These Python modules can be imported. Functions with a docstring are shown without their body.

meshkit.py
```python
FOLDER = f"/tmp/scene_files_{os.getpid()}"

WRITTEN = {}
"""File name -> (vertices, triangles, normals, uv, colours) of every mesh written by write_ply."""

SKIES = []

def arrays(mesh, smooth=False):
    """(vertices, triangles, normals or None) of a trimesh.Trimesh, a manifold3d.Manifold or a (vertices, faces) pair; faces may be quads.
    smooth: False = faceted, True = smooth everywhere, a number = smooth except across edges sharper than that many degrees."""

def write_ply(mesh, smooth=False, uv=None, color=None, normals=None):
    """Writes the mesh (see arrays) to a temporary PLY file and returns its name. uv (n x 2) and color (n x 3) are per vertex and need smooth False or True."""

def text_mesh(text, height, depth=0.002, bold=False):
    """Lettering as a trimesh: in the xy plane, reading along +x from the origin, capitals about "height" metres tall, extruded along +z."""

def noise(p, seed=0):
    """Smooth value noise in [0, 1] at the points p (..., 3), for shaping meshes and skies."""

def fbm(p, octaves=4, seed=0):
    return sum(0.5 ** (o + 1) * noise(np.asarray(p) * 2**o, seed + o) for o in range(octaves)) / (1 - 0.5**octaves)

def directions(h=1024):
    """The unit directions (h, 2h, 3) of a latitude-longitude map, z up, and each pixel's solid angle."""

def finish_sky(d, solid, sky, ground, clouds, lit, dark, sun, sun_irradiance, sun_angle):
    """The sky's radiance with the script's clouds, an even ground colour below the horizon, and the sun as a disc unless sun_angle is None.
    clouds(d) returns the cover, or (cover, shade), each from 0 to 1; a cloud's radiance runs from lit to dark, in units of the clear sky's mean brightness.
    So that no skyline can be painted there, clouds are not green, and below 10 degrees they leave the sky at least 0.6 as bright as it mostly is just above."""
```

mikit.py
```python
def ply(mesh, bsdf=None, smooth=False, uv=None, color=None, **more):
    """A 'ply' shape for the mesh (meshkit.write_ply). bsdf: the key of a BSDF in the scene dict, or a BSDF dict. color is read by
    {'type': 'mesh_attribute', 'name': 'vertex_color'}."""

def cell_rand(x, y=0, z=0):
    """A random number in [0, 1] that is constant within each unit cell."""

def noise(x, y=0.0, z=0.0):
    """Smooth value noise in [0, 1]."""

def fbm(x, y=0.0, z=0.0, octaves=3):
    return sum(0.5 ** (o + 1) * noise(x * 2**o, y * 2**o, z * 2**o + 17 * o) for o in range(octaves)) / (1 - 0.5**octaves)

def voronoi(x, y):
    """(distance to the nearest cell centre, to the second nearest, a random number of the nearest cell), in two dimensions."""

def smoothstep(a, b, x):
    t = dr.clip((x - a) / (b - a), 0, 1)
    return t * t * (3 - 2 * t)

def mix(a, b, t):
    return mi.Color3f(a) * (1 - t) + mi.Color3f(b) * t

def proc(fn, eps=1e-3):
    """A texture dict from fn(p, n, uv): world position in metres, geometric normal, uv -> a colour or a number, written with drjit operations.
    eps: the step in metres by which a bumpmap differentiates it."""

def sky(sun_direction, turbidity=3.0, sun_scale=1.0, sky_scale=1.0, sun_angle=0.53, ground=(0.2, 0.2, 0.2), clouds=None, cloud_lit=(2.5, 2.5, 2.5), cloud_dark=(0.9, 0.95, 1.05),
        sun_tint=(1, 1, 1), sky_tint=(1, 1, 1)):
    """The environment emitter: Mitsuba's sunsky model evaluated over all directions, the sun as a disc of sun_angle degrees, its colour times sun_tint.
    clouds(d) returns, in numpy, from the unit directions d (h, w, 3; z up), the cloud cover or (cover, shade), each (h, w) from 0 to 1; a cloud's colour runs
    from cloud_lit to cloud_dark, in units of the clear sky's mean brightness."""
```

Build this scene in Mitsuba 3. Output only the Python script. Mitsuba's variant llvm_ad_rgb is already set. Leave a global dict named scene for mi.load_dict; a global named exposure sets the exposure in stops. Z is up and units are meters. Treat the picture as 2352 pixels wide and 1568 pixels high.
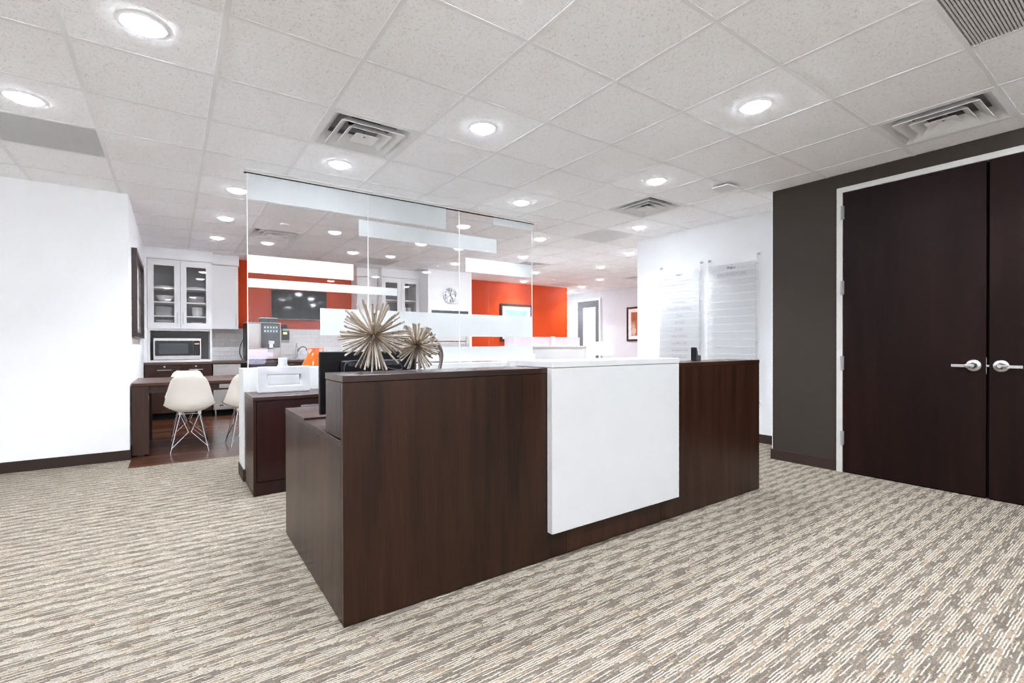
import math, random
import numpy as np, trimesh, manifold3d as m3
import mitsuba as mi, drjit as dr
import mikit, meshkit
from mikit import noise, fbm, cell_rand, smoothstep, mix, proc
from shapely.geometry import Polygon, box as sbox, Point

T = mi.ScalarTransform4f
rng = random.Random(7)
scene, labels = {}, {}

# ------------------------------------------------------------------ camera, light level
HC, CEIL = 1.1064, 2.5758          # eye height, underside of the ceiling grid
YAW, PITCH, ROLL, FPX, CYPX = .6152, -.0054, -.0024, 1103.57, 798.15
_c, _s = math.cos(YAW), math.sin(YAW)
_R = np.array([[_c, -_s, 0], [0, 0, 1], [_s, _c, 0]])
_R = np.array([[1, 0, 0], [0, math.cos(PITCH), -math.sin(PITCH)], [0, math.sin(PITCH), math.cos(PITCH)]]) @ _R
_R = np.array([[math.cos(ROLL), math.sin(ROLL), 0], [-math.sin(ROLL), math.cos(ROLL), 0], [0, 0, 1]]) @ _R
_M = np.eye(4)
_M[:3, 0], _M[:3, 1], _M[:3, 2], _M[:3, 3] = -_R[0], _R[1], _R[2], [0, 0, HC]
scene['camera'] = {'type': 'perspective', 'fov': math.degrees(2 * math.atan(1176 / FPX)), 'fov_axis': 'x',
                   'principal_point_offset_y': -(CYPX - 784) / 1568, 'near_clip': .05, 'far_clip': 100.,
                   'to_world': T(_M.tolist())}
exposure = 3.85
LAMP, BEAM = 11.0, .46                # radiance of a downlight lens; intensity of its beam
TINT = np.array([.92, .995, 1.11])

# ------------------------------------------------------------------ materials
def srgb(r, g, b):
    f = lambda v: v / 12.92 if v <= .04045 else ((v + .055) / 1.055) ** 2.4
    return [f(v / 255) for v in (r, g, b)]
def rgb(c): return {'type': 'rgb', 'value': list(c)}
def pri(c, rough=.5, metal=0., spec=.5, **k):
    return {'type': 'twosided', 'b': {'type': 'principled', 'base_color': rgb(c) if isinstance(c, (list, tuple)) else c,
            'roughness': rough, 'metallic': metal, 'specular': spec, **k}}
def diff(c): return {'type': 'twosided', 'b': {'type': 'diffuse', 'reflectance': rgb(c) if isinstance(c, (list, tuple)) else c}}

def wood(dark, light, axis, sc=1.0):
    def fn(p, n, uv):
        q = [p.x, p.y, p.z]
        l = q[axis]
        a, b = [q[i] for i in range(3) if i != axis]
        w = .03 * noise(a * 3, b * 3, l * 1.3)
        g = fbm((a + w) * 26 * sc, (b + w) * 26 * sc, l * 1.1, 3)
        f = noise(a * 260 * sc, b * 260 * sc, l * 7)
        blot = noise(a * 5, b * 5, l * 1.7)
        return mix(dark, light, dr.clip(g * .75 + f * .3 + (blot - .5) * .5, 0, 1))
    return proc(fn)

WD, WL = srgb(20, 9, 4), srgb(56, 33, 22)
scene['wood_up'] = pri(wood(WD, WL, 2), .30, 0., .28)
scene['wood_along'] = pri(wood(WD, WL, 0), .28)
scene['wood_red'] = pri(wood(srgb(22, 8, 9), srgb(48, 23, 19), 2), .3, 0., .35)
scene['wood_door'] = pri(wood(srgb(14, 7, 6), srgb(36, 20, 18), 2, .8), .40, 0., .10)
scene['wood_table'] = pri(wood(srgb(44, 25, 19), srgb(84, 54, 43), 0), .3, 0., .3)
scene['wood_table_leg'] = pri(wood(srgb(34, 21, 16), srgb(66, 45, 37), 2), .4, 0., .3)
scene['brown_gloss'] = pri(srgb(52, 30, 20), .18)
scene['counter_brown'] = pri(srgb(84, 62, 50), .35)
for i, (d, l) in enumerate([((44, 22, 12), (82, 46, 26)), ((54, 28, 15), (92, 54, 32)), ((36, 18, 10), (70, 40, 23))]):
    scene[f'plank_{i}'] = pri(wood(srgb(*d), srgb(*l), 0, .8), .22)
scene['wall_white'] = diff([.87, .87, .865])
scene['wall_brown'] = pri(srgb(50, 43, 36), .7, 0., .3)
scene['paint_orange'] = pri(srgb(192, 62, 12), .55, 0., .25)
scene['base_brown'] = pri(srgb(48, 34, 28), .55, 0., .3)
scene['grid_white'] = diff([.82, .82, .82])
scene['door_frame'] = pri([.55, .53, .50], .4)
scene['trim_white'] = pri([.80, .79, .77], .4)
def tile_fn(p, n, uv):
    u = noise(p.x * 30, p.y * 30)
    a, b = p.x * .8 + p.y * .6, p.y * .8 - p.x * .6
    h = smoothstep(.76, .92, noise(a * 470 + 2 * u, b * 240 + 9 * u)) + smoothstep(.79, .94, noise(b * 430 + 5, a * 260)) + smoothstep(.78, .93, noise(p.x * 380, p.y * 210, 4.))
    gate = smoothstep(.42, .72, noise(p.x * 120, p.y * 120, 5.))
    return mix([.945, .945, .945], [.58, .57, .56], dr.clip(h, 0, 1) * gate)
scene['ceiling_tile'] = diff(proc(tile_fn))

CREAM, BEIGE = mi.Color3f(.375, .335, .272), mi.Color3f(.228, .175, .124)
GREY, MID = mi.Color3f(.112, .0935, .075), mi.Color3f(.135, .113, .090)
# one repeat of the weave: 16 yarn rows, each a share of cream and of beige along the 16 cm repeat
ROWS_C = [.95, .0, .55, .0, .92, .0, .66, .0, .45, .0, .0, .0, .42, .0, .30, .0]
ROWS_B = [.03, .80, .40, .80, .05, .20, .05, .08, .05, .15, .45, .05, .06, .10, .30, .40]
ROWS_P = [.0, .31, .62, .13, .77, .42, .9, .25, .55, .05, .71, .38, .20, .85, .48, .66]
def carpet_fn(p, n, uv):
    wob = (noise(p.x * 45, p.y * 7) - .5) * .0016
    y = (p.y + wob) / .0048 + (noise(p.x * 190 + 31, p.y * 35) - .5) * .5
    row = dr.floor(y)
    block = dr.floor(row / 16)
    k = row - block * 16
    pc, pb, ph = mi.Float(0), mi.Float(0), mi.Float(0)
    for i in range(16):
        on = dr.abs(k - i) < .5
        pc, pb, ph = dr.select(on, ROWS_C[i], pc), dr.select(on, ROWS_B[i], pb), dr.select(on, ROWS_P[i], ph)
    s = p.x / .235 + ph + block * .37 + (cell_rand(row, 11) - .5) * .3
    seg = dr.floor(s)
    fr = s - seg + (cell_rand(seg, row, 2) - .5) * .35
    fr = fr - dr.floor(fr) + (noise(p.x * 350, p.y * 800, 2.) - .5) * .07
    g = p.x / .47 + block * .5 + .2 * cell_rand(block, 5)
    dark = mix(GREY, MID, smoothstep(.42, .55, dr.abs((g - dr.floor(g)) * 2 - 1)))
    col = dr.select(fr < pc, CREAM, dr.select(fr < pc + pb, BEIGE, dark))
    qx, qy = p.x * .87 + p.y * .49, p.y * .87 - p.x * .49
    q2x, q2y = p.x * .31 + p.y * .95, p.y * .31 - p.x * .95
    loop = noise(qx * 420, qy * 390) * .4 + noise(q2y * 330 + 7, q2x * 350, 3.3) * .4 + noise(q2x * 150, qy * 140, 9.) * .2
    edge = dr.abs(y - row - .5) * 2
    return mix(col, GREY * .8, .45 * smoothstep(.4, 1., edge)) * (.38 + 1.24 * loop)
scene['carpet'] = diff(proc(carpet_fn))
scene['white_laminate'] = pri([.585, .58, .57], .3)
scene['white_cabinet'] = pri([.74, .73, .72], .4)
scene['tile_white'] = pri([.87, .86, .84], .12)
scene['grout'] = diff([.70, .69, .67])
scene['porcelain'] = pri([.57, .57, .57], .06)
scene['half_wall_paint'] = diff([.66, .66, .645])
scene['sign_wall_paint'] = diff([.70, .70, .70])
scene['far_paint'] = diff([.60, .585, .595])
scene['door_grey'] = pri([.10, .095, .10], .5)
scene['pod_white'] = pri([.50, .495, .49], .35)
scene['plate_white'] = pri([.82, .82, .82], .15)
scene['chair_white'] = pri(srgb(232, 226, 214), .38)
scene['chrome'] = {'type': 'twosided', 'b': {'type': 'roughconductor', 'material': 'Cr', 'alpha': .08}}
def brushed(p, n, uv): return mix([.66, .65, .63], [.80, .79, .77], noise(p.x * 6, p.y * 6, p.z * 500))
scene['steel'] = pri(proc(brushed), .3, 1.)
scene['satin_nickel'] = pri([.66, .66, .66], .28, 1.)
scene['champagne'] = pri([.56, .50, .43], .22, 1.)
scene['bronze_tube'] = pri([.20, .17, .15], .35, .8)
scene['black_plastic'] = pri([.006, .006, .0065], .35, 0., .25)
scene['black_gloss'] = pri([.01, .01, .011], .05)
scene['dark_grey'] = pri([.06, .065, .07], .3)
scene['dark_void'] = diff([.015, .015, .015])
scene['grey_metal'] = pri([.25, .25, .25], .5)
scene['grey_fabric'] = diff([.08, .075, .07])
scene['cabinet_inside'] = diff([.30, .30, .30])
scene['orange_glaze'] = pri(srgb(250, 98, 24), .12)
scene['glass'] = {'type': 'thindielectric', 'int_ior': 1.5}
scene['frost'] = {'type': 'principledthin', 'base_color': rgb([.74, .76, .75]), 'roughness': .3, 'spec_trans': 0., 'diff_trans': .75, 'eta': 1.5}
scene['frost_far'] = {'type': 'principledthin', 'base_color': rgb([.60, .55, .58]), 'roughness': .3, 'spec_trans': 0.25, 'diff_trans': 1.3, 'eta': 1.5}
scene['acrylic'] = {'type': 'mask', 'opacity': .36, 'nested': pri([.60, .60, .605], .12)}
scene['edge_glass'] = pri([.80, .83, .81], .2)
scene['ink'] = diff([.06, .06, .065])
scene['ink_pale'] = diff([.36, .36, .36])
scene['ink_orange'] = diff([.75, .45, .33])
scene['frame_dark'] = pri(srgb(44, 28, 24), .3)
scene['mat_white'] = diff([.82, .82, .80])
def art_green(p, n, uv):
    v = fbm(p.x * 9, p.z * 16, 1., 4)
    return mix(mix([.10, .30, .26], [.35, .55, .45], v), [.55, .66, .62], smoothstep(.55, .8, noise(p.x * 14, p.z * 5)))
scene['art_green'] = diff(proc(art_green))
def art_rust(p, n, uv):
    v = noise(p.y * 9, p.z * 7) * .6 + noise(p.y * 25, p.z * 22) * .4
    t = smoothstep(.48, .56, v) * smoothstep(1.75, 1.5, p.z)
    return mix(mix([.30, .10, .05], [.50, .27, .17], noise(p.y * 5, p.z * 4)), [.62, .52, .44], t)
scene['art_rust'] = diff(proc(art_rust))
def art_pale(p, n, uv):
    return mix([.62, .58, .52], [.25, .22, .20], smoothstep(.5, .7, fbm(p.y * 4, p.z * 6, 0., 3)))
scene['art_pale'] = diff(proc(art_pale))
def clock_fn(p, n, uv):
    a = dr.atan2(p.z - 2.092, p.x - 4.497)
    return mix([.45, .45, .46], [.85, .85, .86], dr.square(dr.cos(a * 2 + .6)))
scene['clock_face'] = pri(proc(clock_fn), .35, .4)

# ------------------------------------------------------------------ mesh helpers
def cb(x0, x1, y0, y1, z0, z1, c=.0015):
    """a box with chamfered edges"""
    lo, hi = np.array([x0, y0, z0]), np.array([x1, y1, z1])
    if c <= 0:
        return trimesh.creation.box(bounds=[lo, hi])
    c = min(c, *(.3 * (hi - lo)))
    pts = []
    for s in np.ndindex(2, 2, 2):
        corner = np.where(s, hi, lo)
        inward = np.where(s, -c, c)
        for ax in range(3):
            q = corner + inward
            q[ax] = corner[ax]
            pts.append(q)
    return trimesh.convex.convex_hull(np.array(pts))
def bx(*a): return cb(*a, c=0)
def cat(*ms): return trimesh.util.concatenate(list(ms))
def quad(a, b, c, d): return trimesh.Trimesh([a, b, c, d], [[0, 1, 2], [0, 2, 3]], process=False)
def lathe(prof, n=32):
    """revolve (r, z) pairs about z"""
    m = trimesh.creation.revolve(np.array(prof, float), sections=n)
    return m
def tube(pts, r, n=8, closed=False):
    P = np.array(pts, float)
    N = len(P)
    t = np.gradient(P, axis=0) if not closed else np.roll(P, -1, 0) - np.roll(P, 1, 0)
    t /= np.linalg.norm(t, axis=1, keepdims=True)
    up = np.array([0, 0, 1.]) if abs(t[0][2]) < .9 else np.array([1., 0, 0])
    V, F = [], []
    u = np.cross(t[0], up); u /= np.linalg.norm(u)
    for i in range(N):
        u = u - t[i] * (u @ t[i]); u /= np.linalg.norm(u)
        w = np.cross(t[i], u)
        for k in range(n):
            a = 2 * math.pi * k / n
            V.append(P[i] + r * (math.cos(a) * u + math.sin(a) * w))
    for i in range(N if closed else N - 1):
        j = (i + 1) % N
        for k in range(n):
            l = (k + 1) % n
            F += [[i * n + k, j * n + k, j * n + l], [i * n + k, j * n + l, i * n + l]]
    if not closed:
        V += [P[0], P[-1]]
        for k in range(n):
            l = (k + 1) % n
            F += [[N * n, k, l], [N * n + 1, (N - 1) * n + l, (N - 1) * n + k]]
    m = trimesh.Trimesh(V, F, process=False)
    m.fix_normals()
    return m
def spline(ctrl, n=24):
    from scipy.interpolate import CubicSpline
    C = np.array(ctrl, float)
    d = np.r_[0, np.cumsum(np.linalg.norm(np.diff(C, axis=0), axis=1))]
    return CubicSpline(d, C)(np.linspace(0, d[-1], n))
def cyl(p, q, r, n=16):
    return trimesh.creation.cylinder(radius=r, segment=[p, q], sections=n)
def round_box(x0, x1, y0, y1, z0, z1, r, seg=20):
    s = m3.Manifold.sphere(r, seg)
    return m3.Manifold.batch_hull([s.translate((x, y, z)) for x in (x0 + r, x1 - r) for y in (y0 + r, y1 - r) for z in (z0 + r, z1 - r)])
def extr(poly, h): return trimesh.creation.extrude_polygon(poly, h, engine='earcut')
def rrect(x0, x1, y0, y1, r): return sbox(x0 + r, y0 + r, x1 - r, y1 - r).buffer(r, 6)
def xz(m, y):
    """a mesh extruded in (x, y)+z stands up in (x, z), its extrusion running towards -y from the plane y"""
    m = m.copy(); m.apply_transform(np.array([[1, 0, 0, 0], [0, 0, -1, y], [0, 1, 0, 0], [0, 0, 0, 1.]])); return m
def yz(m, x):
    """(x, y)+z to (-y, z) and towards -x from the plane x; the text then reads towards -y"""
    m = m.copy(); m.apply_transform(np.array([[0, 0, -1, x], [-1, 0, 0, 0], [0, 1, 0, 0], [0, 0, 0, 1.]])); return m

# ------------------------------------------------------------------ scene helpers
taken = {}
def numbered(key):
    n = taken.get(key, 0); taken[key] = n + 1
    return key if n == 0 else f'{key}_{n:03d}'
def thing(name, label, cat_, group=None):
    k = numbered(name)
    labels[k] = {'label': label, 'category': cat_}
    if group: labels[k]['group'] = group
    return k
def struct(name, label=None):
    k = numbered(name)
    labels[k] = {'kind': 'structure'}
    if label: labels[k]['label'] = label
    return k
def part(parent, name, mesh, mat, smooth=False, label=None, stuff=False, emit=None, to=None):
    k = numbered(parent + '__' + name)
    d = mesh if isinstance(mesh, dict) else mikit.ply(mesh, mat, smooth)
    if emit is not None: d = {**d, 'emitter': {'type': 'area', 'radiance': rgb(emit)}}
    if to is not None: d = {**d, 'to_world': to}
    scene[k] = d
    if label or stuff:
        labels[k] = {}
        if label: labels[k]['label'] = label
        if stuff: labels[k]['kind'] = 'stuff'
    return k
def whole(name, mesh, mat, label, cat_, group=None, smooth=False, to=None):
    k = thing(name, label, cat_, group)
    d = mesh if isinstance(mesh, dict) else mikit.ply(mesh, mat, smooth)
    if to is not None: d = {**d, 'to_world': to}
    scene[k] = d
    return k
def sone(name, mesh, mat, smooth=False, label=None):
    k = struct(name, label)
    scene[k] = mikit.ply(mesh, mat, smooth)
    return k

# ------------------------------------------------------------------ the setting
OU, OV, S = -.4064, 3.0849, .6096
def cellx(u): return OU + u * S
def celly(v): return OV + v * S
XL, XR, YB_, YE = -3.0, 4.742, -3.0, 12.3
f = struct('floor', 'striped beige, cream and grey carpet')
part(f, 'carpet', cat(bx(XL, 9.8, YB_, 5.54, -.05, 0), bx(4.0, 9.8, 5.54, YE, -.05, 0), bx(XL, -.335, 5.54, 6.0, -.05, 0)), 'carpet')
w = struct('floor_wood', 'dark brown wood plank floor of the kitchen')
part(w, 'underlay', bx(-.4, 4.0, 5.54, 9.5, -.05, -.003), 'dark_void')
PW = .125
for j in range(int((9.0 - 5.54) / PW) + 1):
    y0 = 5.54 + j * PW
    x = -.335 - rng.random() * .9
    while x < 4.0:
        x1 = x + 1.2
        a, b = max(x, -.335), min(x1, 4.0)
        if b - a > .02:
            part(w, 'plank', cb(a + .0005, b - .0005, y0 + .0006, min(y0 + PW, 9.3) - .0006, -.004, 0.0, .0012), f'plank_{rng.randrange(3)}')
        x = x1
# ceiling
ce = struct('ceiling', 'suspended ceiling of speckled white square panels')
VENT = {(2, 0), (7, -4), (7, 0), (2, 6), (9, 6), (14, 6)}
PERF = {(-1, 2), (5, -5), (8, 2), (5, 8), (13, 9)}
def open_cell(i, j):
    x, y = cellx(i + .5), celly(j + .5)
    if x < XL + .1 or y < YB_ or y > 12.2 or x > 9.8: return False
    if y > 6.1 and x < -.6: return False
    if x > 4.9 and y < 2.2: return False
    if x > 5.6 and y < 4.4: return False
    if x < 4.03 and y > 8.95: return False
    if 4.03 < x < 5.0 and y > 8.6: return False
    if x < 8.4 and y > 9.5: return False
    return True
tile = mikit.ply(cb(-.302, .302, -.302, .302, 0, .014, .001), 'ceiling_tile')
cells = [(i, j) for i in range(-6, 18) for j in range(-11, 16) if open_cell(i, j) and (i, j) not in VENT and (i, j) not in PERF]
def dist(c):
    x, y = cellx(c[0] + .5), celly(c[1] + .5)
    d, r = x * _s + y * _c, x * _c - y * _s
    seen = d > .9 and abs(r) < d * 1.12 + .4 and 1.47 / d < .76
    return (0 if seen else 100) + math.hypot(x, y)
cells.sort(key=dist)
for i, j in cells[:300]:
    part(ce, 'tile', tile, None, to=T().translate([cellx(i + .5), celly(j + .5), CEIL + .0035]))
if cells[300:]:
    far = []
    for i, j in cells[300:]:
        b = bx(-.302, .302, -.302, .302, 0, .014); b.apply_translation([cellx(i + .5), celly(j + .5), CEIL + .0035]); far.append(b)
    part(ce, 'far_tiles', cat(*far), 'ceiling_tile', stuff=True)
for i in range(-6, 18):
    x = cellx(i); y0, y1 = YB_, 12.3
    if x < -.6: y1 = 5.97
    if -.6 < x < 4.03: y1 = 8.83
    if 4.03 < x < 5.0: y1 = 8.52
    if 5.0 < x < 8.3: y1 = 9.34
    if x > 4.8: y0 = 2.3
    if x > 5.45: y0 = 4.5
    if x < XL or x > 9.7: continue
    part(ce, 'grid_bar', cb(x - .0125, x + .0125, y0, y1, CEIL, CEIL + .03, .0008), 'grid_white')
for j in range(-11, 16):
    y = celly(j); x0, x1 = XL, 9.7
    if y < YB_: continue
    if y > 5.95: x0 = -.36
    if y > 8.83: x0 = 5.0
    if y > 9.33: x0 = 8.3
    if y < 4.5: x1 = 5.42
    if y < 2.3: x1 = 4.75
    part(ce, 'grid_bar', cb(x0, x1, y - .0115, y + .0115, CEIL + .0006, CEIL + .03, .0008), 'grid_white')
part(ce, 'trim_band', cat(bx(-.4, 4.05, 8.81, 8.84, CEIL - .002, CEIL + .03), bx(-.4, 4.05, 8.84, 9.5, CEIL + .003, CEIL + .03)), 'wall_white')
part(ce, 'deck', cat(bx(XL - .1, 9.9, YB_ - .1, YE + .1, CEIL + .12, CEIL + .16)), 'dark_void')

# walls
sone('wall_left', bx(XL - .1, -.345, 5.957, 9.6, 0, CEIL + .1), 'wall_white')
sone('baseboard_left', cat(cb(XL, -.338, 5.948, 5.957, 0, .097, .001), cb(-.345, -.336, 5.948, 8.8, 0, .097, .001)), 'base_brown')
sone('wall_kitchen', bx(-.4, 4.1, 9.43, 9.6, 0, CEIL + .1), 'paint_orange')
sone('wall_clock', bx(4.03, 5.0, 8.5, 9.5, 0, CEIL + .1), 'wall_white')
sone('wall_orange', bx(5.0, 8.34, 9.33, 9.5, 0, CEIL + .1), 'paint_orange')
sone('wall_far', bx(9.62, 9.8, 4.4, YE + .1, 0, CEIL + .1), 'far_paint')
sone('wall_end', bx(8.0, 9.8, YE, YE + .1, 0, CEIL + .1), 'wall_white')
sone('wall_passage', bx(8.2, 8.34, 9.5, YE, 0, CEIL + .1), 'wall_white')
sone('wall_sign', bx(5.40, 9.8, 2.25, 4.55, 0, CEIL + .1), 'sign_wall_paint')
sone('baseboard_sign', cb(5.391, 5.40, 2.36, 4.55, 0, .097, .001), 'base_brown')
sone('wall_right', cat(bx(XR, 5.5, 1.79, 2.340, 0, CEIL + .1), bx(XR, 5.5, YB_, -.105, 0, CEIL + .1), bx(XR, 5.5, -.105, 1.79, 2.459, CEIL + .1)), 'wall_brown')
sone('wall_right_end', bx(XR + .002, 5.5, 2.340, 2.3465, 0, CEIL + .1), 'wall_white')
sone('baseboard_right', cat(cb(XR - .009, XR, 1.79, 2.349, 0, .097, .001), cb(XR - .009, XR, YB_, -.105, 0, .097, .001), cb(XR - .009, 5.4, 2.3465, 2.3555, 0, .097, .001)), 'base_brown')
sone('wall_back', bx(XL - .1, 4.8, YB_ - .1, YB_, 0, CEIL + .1), 'wall_white')
sone('wall_side', bx(XL - .1, XL, YB_, 6.0, 0, CEIL + .1), 'wall_white')
# double door
tr = struct('trim_1', 'pale grey metal frame around the double doors')
part(tr, 'frame', cat(cb(XR - .012, XR + .12, 1.745, 1.79, 0, 2.459), cb(XR - .012, XR + .12, -.105, -.06, 0, 2.459), cb(XR - .012, XR + .12, -.06, 1.745, 2.414, 2.459)), 'door_frame')
part(tr, 'stop', bx(XR + .05, XR + .1, -.06, 1.745, 0, 2.414), 'dark_void')
def door_leaf(n, y0, y1, hy, lev, hinge_y):
    d = struct(f'door_{n}', 'dark brown wood door leaf with satin lever handle')
    part(d, 'leaf', cb(XR - .004, XR + .04, y0, y1, .008, 2.408, .002), 'wood_door')
    rose = lathe([(0, 0), (.042, 0), (.042, .004), (.036, .010), (.024, .013), (.019, .03), (.013, .05), (0, .05)], 32)
    rose.apply_transform(trimesh.transformations.rotation_matrix(-math.pi / 2, [0, 1, 0])); rose.apply_translation([XR - .004, hy, .951])
    h = part(d, 'handle', rose, 'satin_nickel', 40)
    lv = m3.Manifold.batch_hull([m3.Manifold.sphere(r, 16).translate(q) for r, q in [(.0105, (XR - .048, hy, .953)), (.0095, (XR - .056, hy + lev * .035, .953)), (.010, (XR - .052, hy + lev * .03, .944))]]) + \
        m3.Manifold.batch_hull([m3.Manifold.cube((.012, .012, .021), True).translate((XR - .054, hy + lev * .03, .949)), m3.Manifold.cube((.012, .010, .020), True).translate((XR - .050, hy + lev * .108, .949))])
    part(h, 'lever', lv, 'satin_nickel')
    if lev < 0:
        part(h, 'keyway', cyl([XR - .060, hy, .951], [XR - .05, hy, .951], .011, 20), 'satin_nickel', 30)
    if hinge_y is not None:
        for z0 in (.236, .884, 1.534, 2.18):
            part(d, 'hinge', cat(cyl([XR - .015, hinge_y, z0], [XR - .015, hinge_y, z0 + .12], .009, 12), bx(XR - .0135, XR - .004, hinge_y - .014, hinge_y + .002, z0, z0 + .12)), 'grey_metal', 30)
    return d
d1 = door_leaf(1, .847, 1.742, .912, 1, 1.747)
part(d1, 'latch_plate', bx(XR - .002, XR + .02, .845, .8475, .89, 1.01), 'satin_nickel')
part(d1, 'latch_bolt', bx(XR + .005, XR + .02, .83, .846, .943, .957), 'satin_nickel')
door_leaf(2, -.057, .831, .770, -1, None)

# half wall under the glass
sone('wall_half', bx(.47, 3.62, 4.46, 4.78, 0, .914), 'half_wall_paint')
sone('wall_half_end', cb(3.085, 3.62, 4.41, 4.80, .0, .935), 'half_wall_paint')
sone('baseboard_half', cat(cb(.463, .47, 4.46, 4.79, 0, .097, .001), cb(.463, 3.0, 4.453, 4.46, 0, .097, .001)), 'base_brown')
gp = thing('glass_partition', 'clear glass screen with frosted horizontal bands standing on the white half wall', 'glass partition')
YG = 4.60
SE = [.52, 1.549, 2.55, 3.548]
panes = []
for a, b in zip(SE[:-1], SE[1:]):
    panes.append(part(gp, 'pane', quad([a, YG, .914], [b, YG, .914], [b, YG, 2.570], [a, YG, 2.570]), 'glass'))
part(gp, 'top_channel', bx(.50, 3.57, YG - .008, YG + .012, 2.562, CEIL), 'dark_void', label='black channel along the ceiling')
for x in SE:
    part(gp, 'edge', bx(x - .0035, x + .0035, YG - .005, YG + .005, .914, 2.563), 'edge_glass')
for x0, x1, z0, z1 in [(.52, 1.408, 1.724, 1.876), (.52, 1.842, 1.601, 1.677), (1.103, 3.548, 1.201, 1.448), (1.90, 3.548, .928, 1.091), (2.628, 3.548, 1.914, 2.068),
                       (1.46, 3.037, 2.155, 2.312), (.52, 2.389, 2.345, 2.562), (2.994, 3.548, 2.480, 2.562)]:
    part(gp, 'frosted_band', bx(x0, x1, YG - .0016, YG - .0008, z0, z1), 'frost', label='frosted film band')
sone('trim_2', cat(cb(.46, 3.60, 4.515, 4.545, CEIL - .004, CEIL + .01), cb(.46, .49, 4.545, 4.66, CEIL - .004, CEIL + .01), cb(.49, 3.6, 4.56, 4.63, CEIL - .008, CEIL + .01)), 'trim_white')

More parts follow.
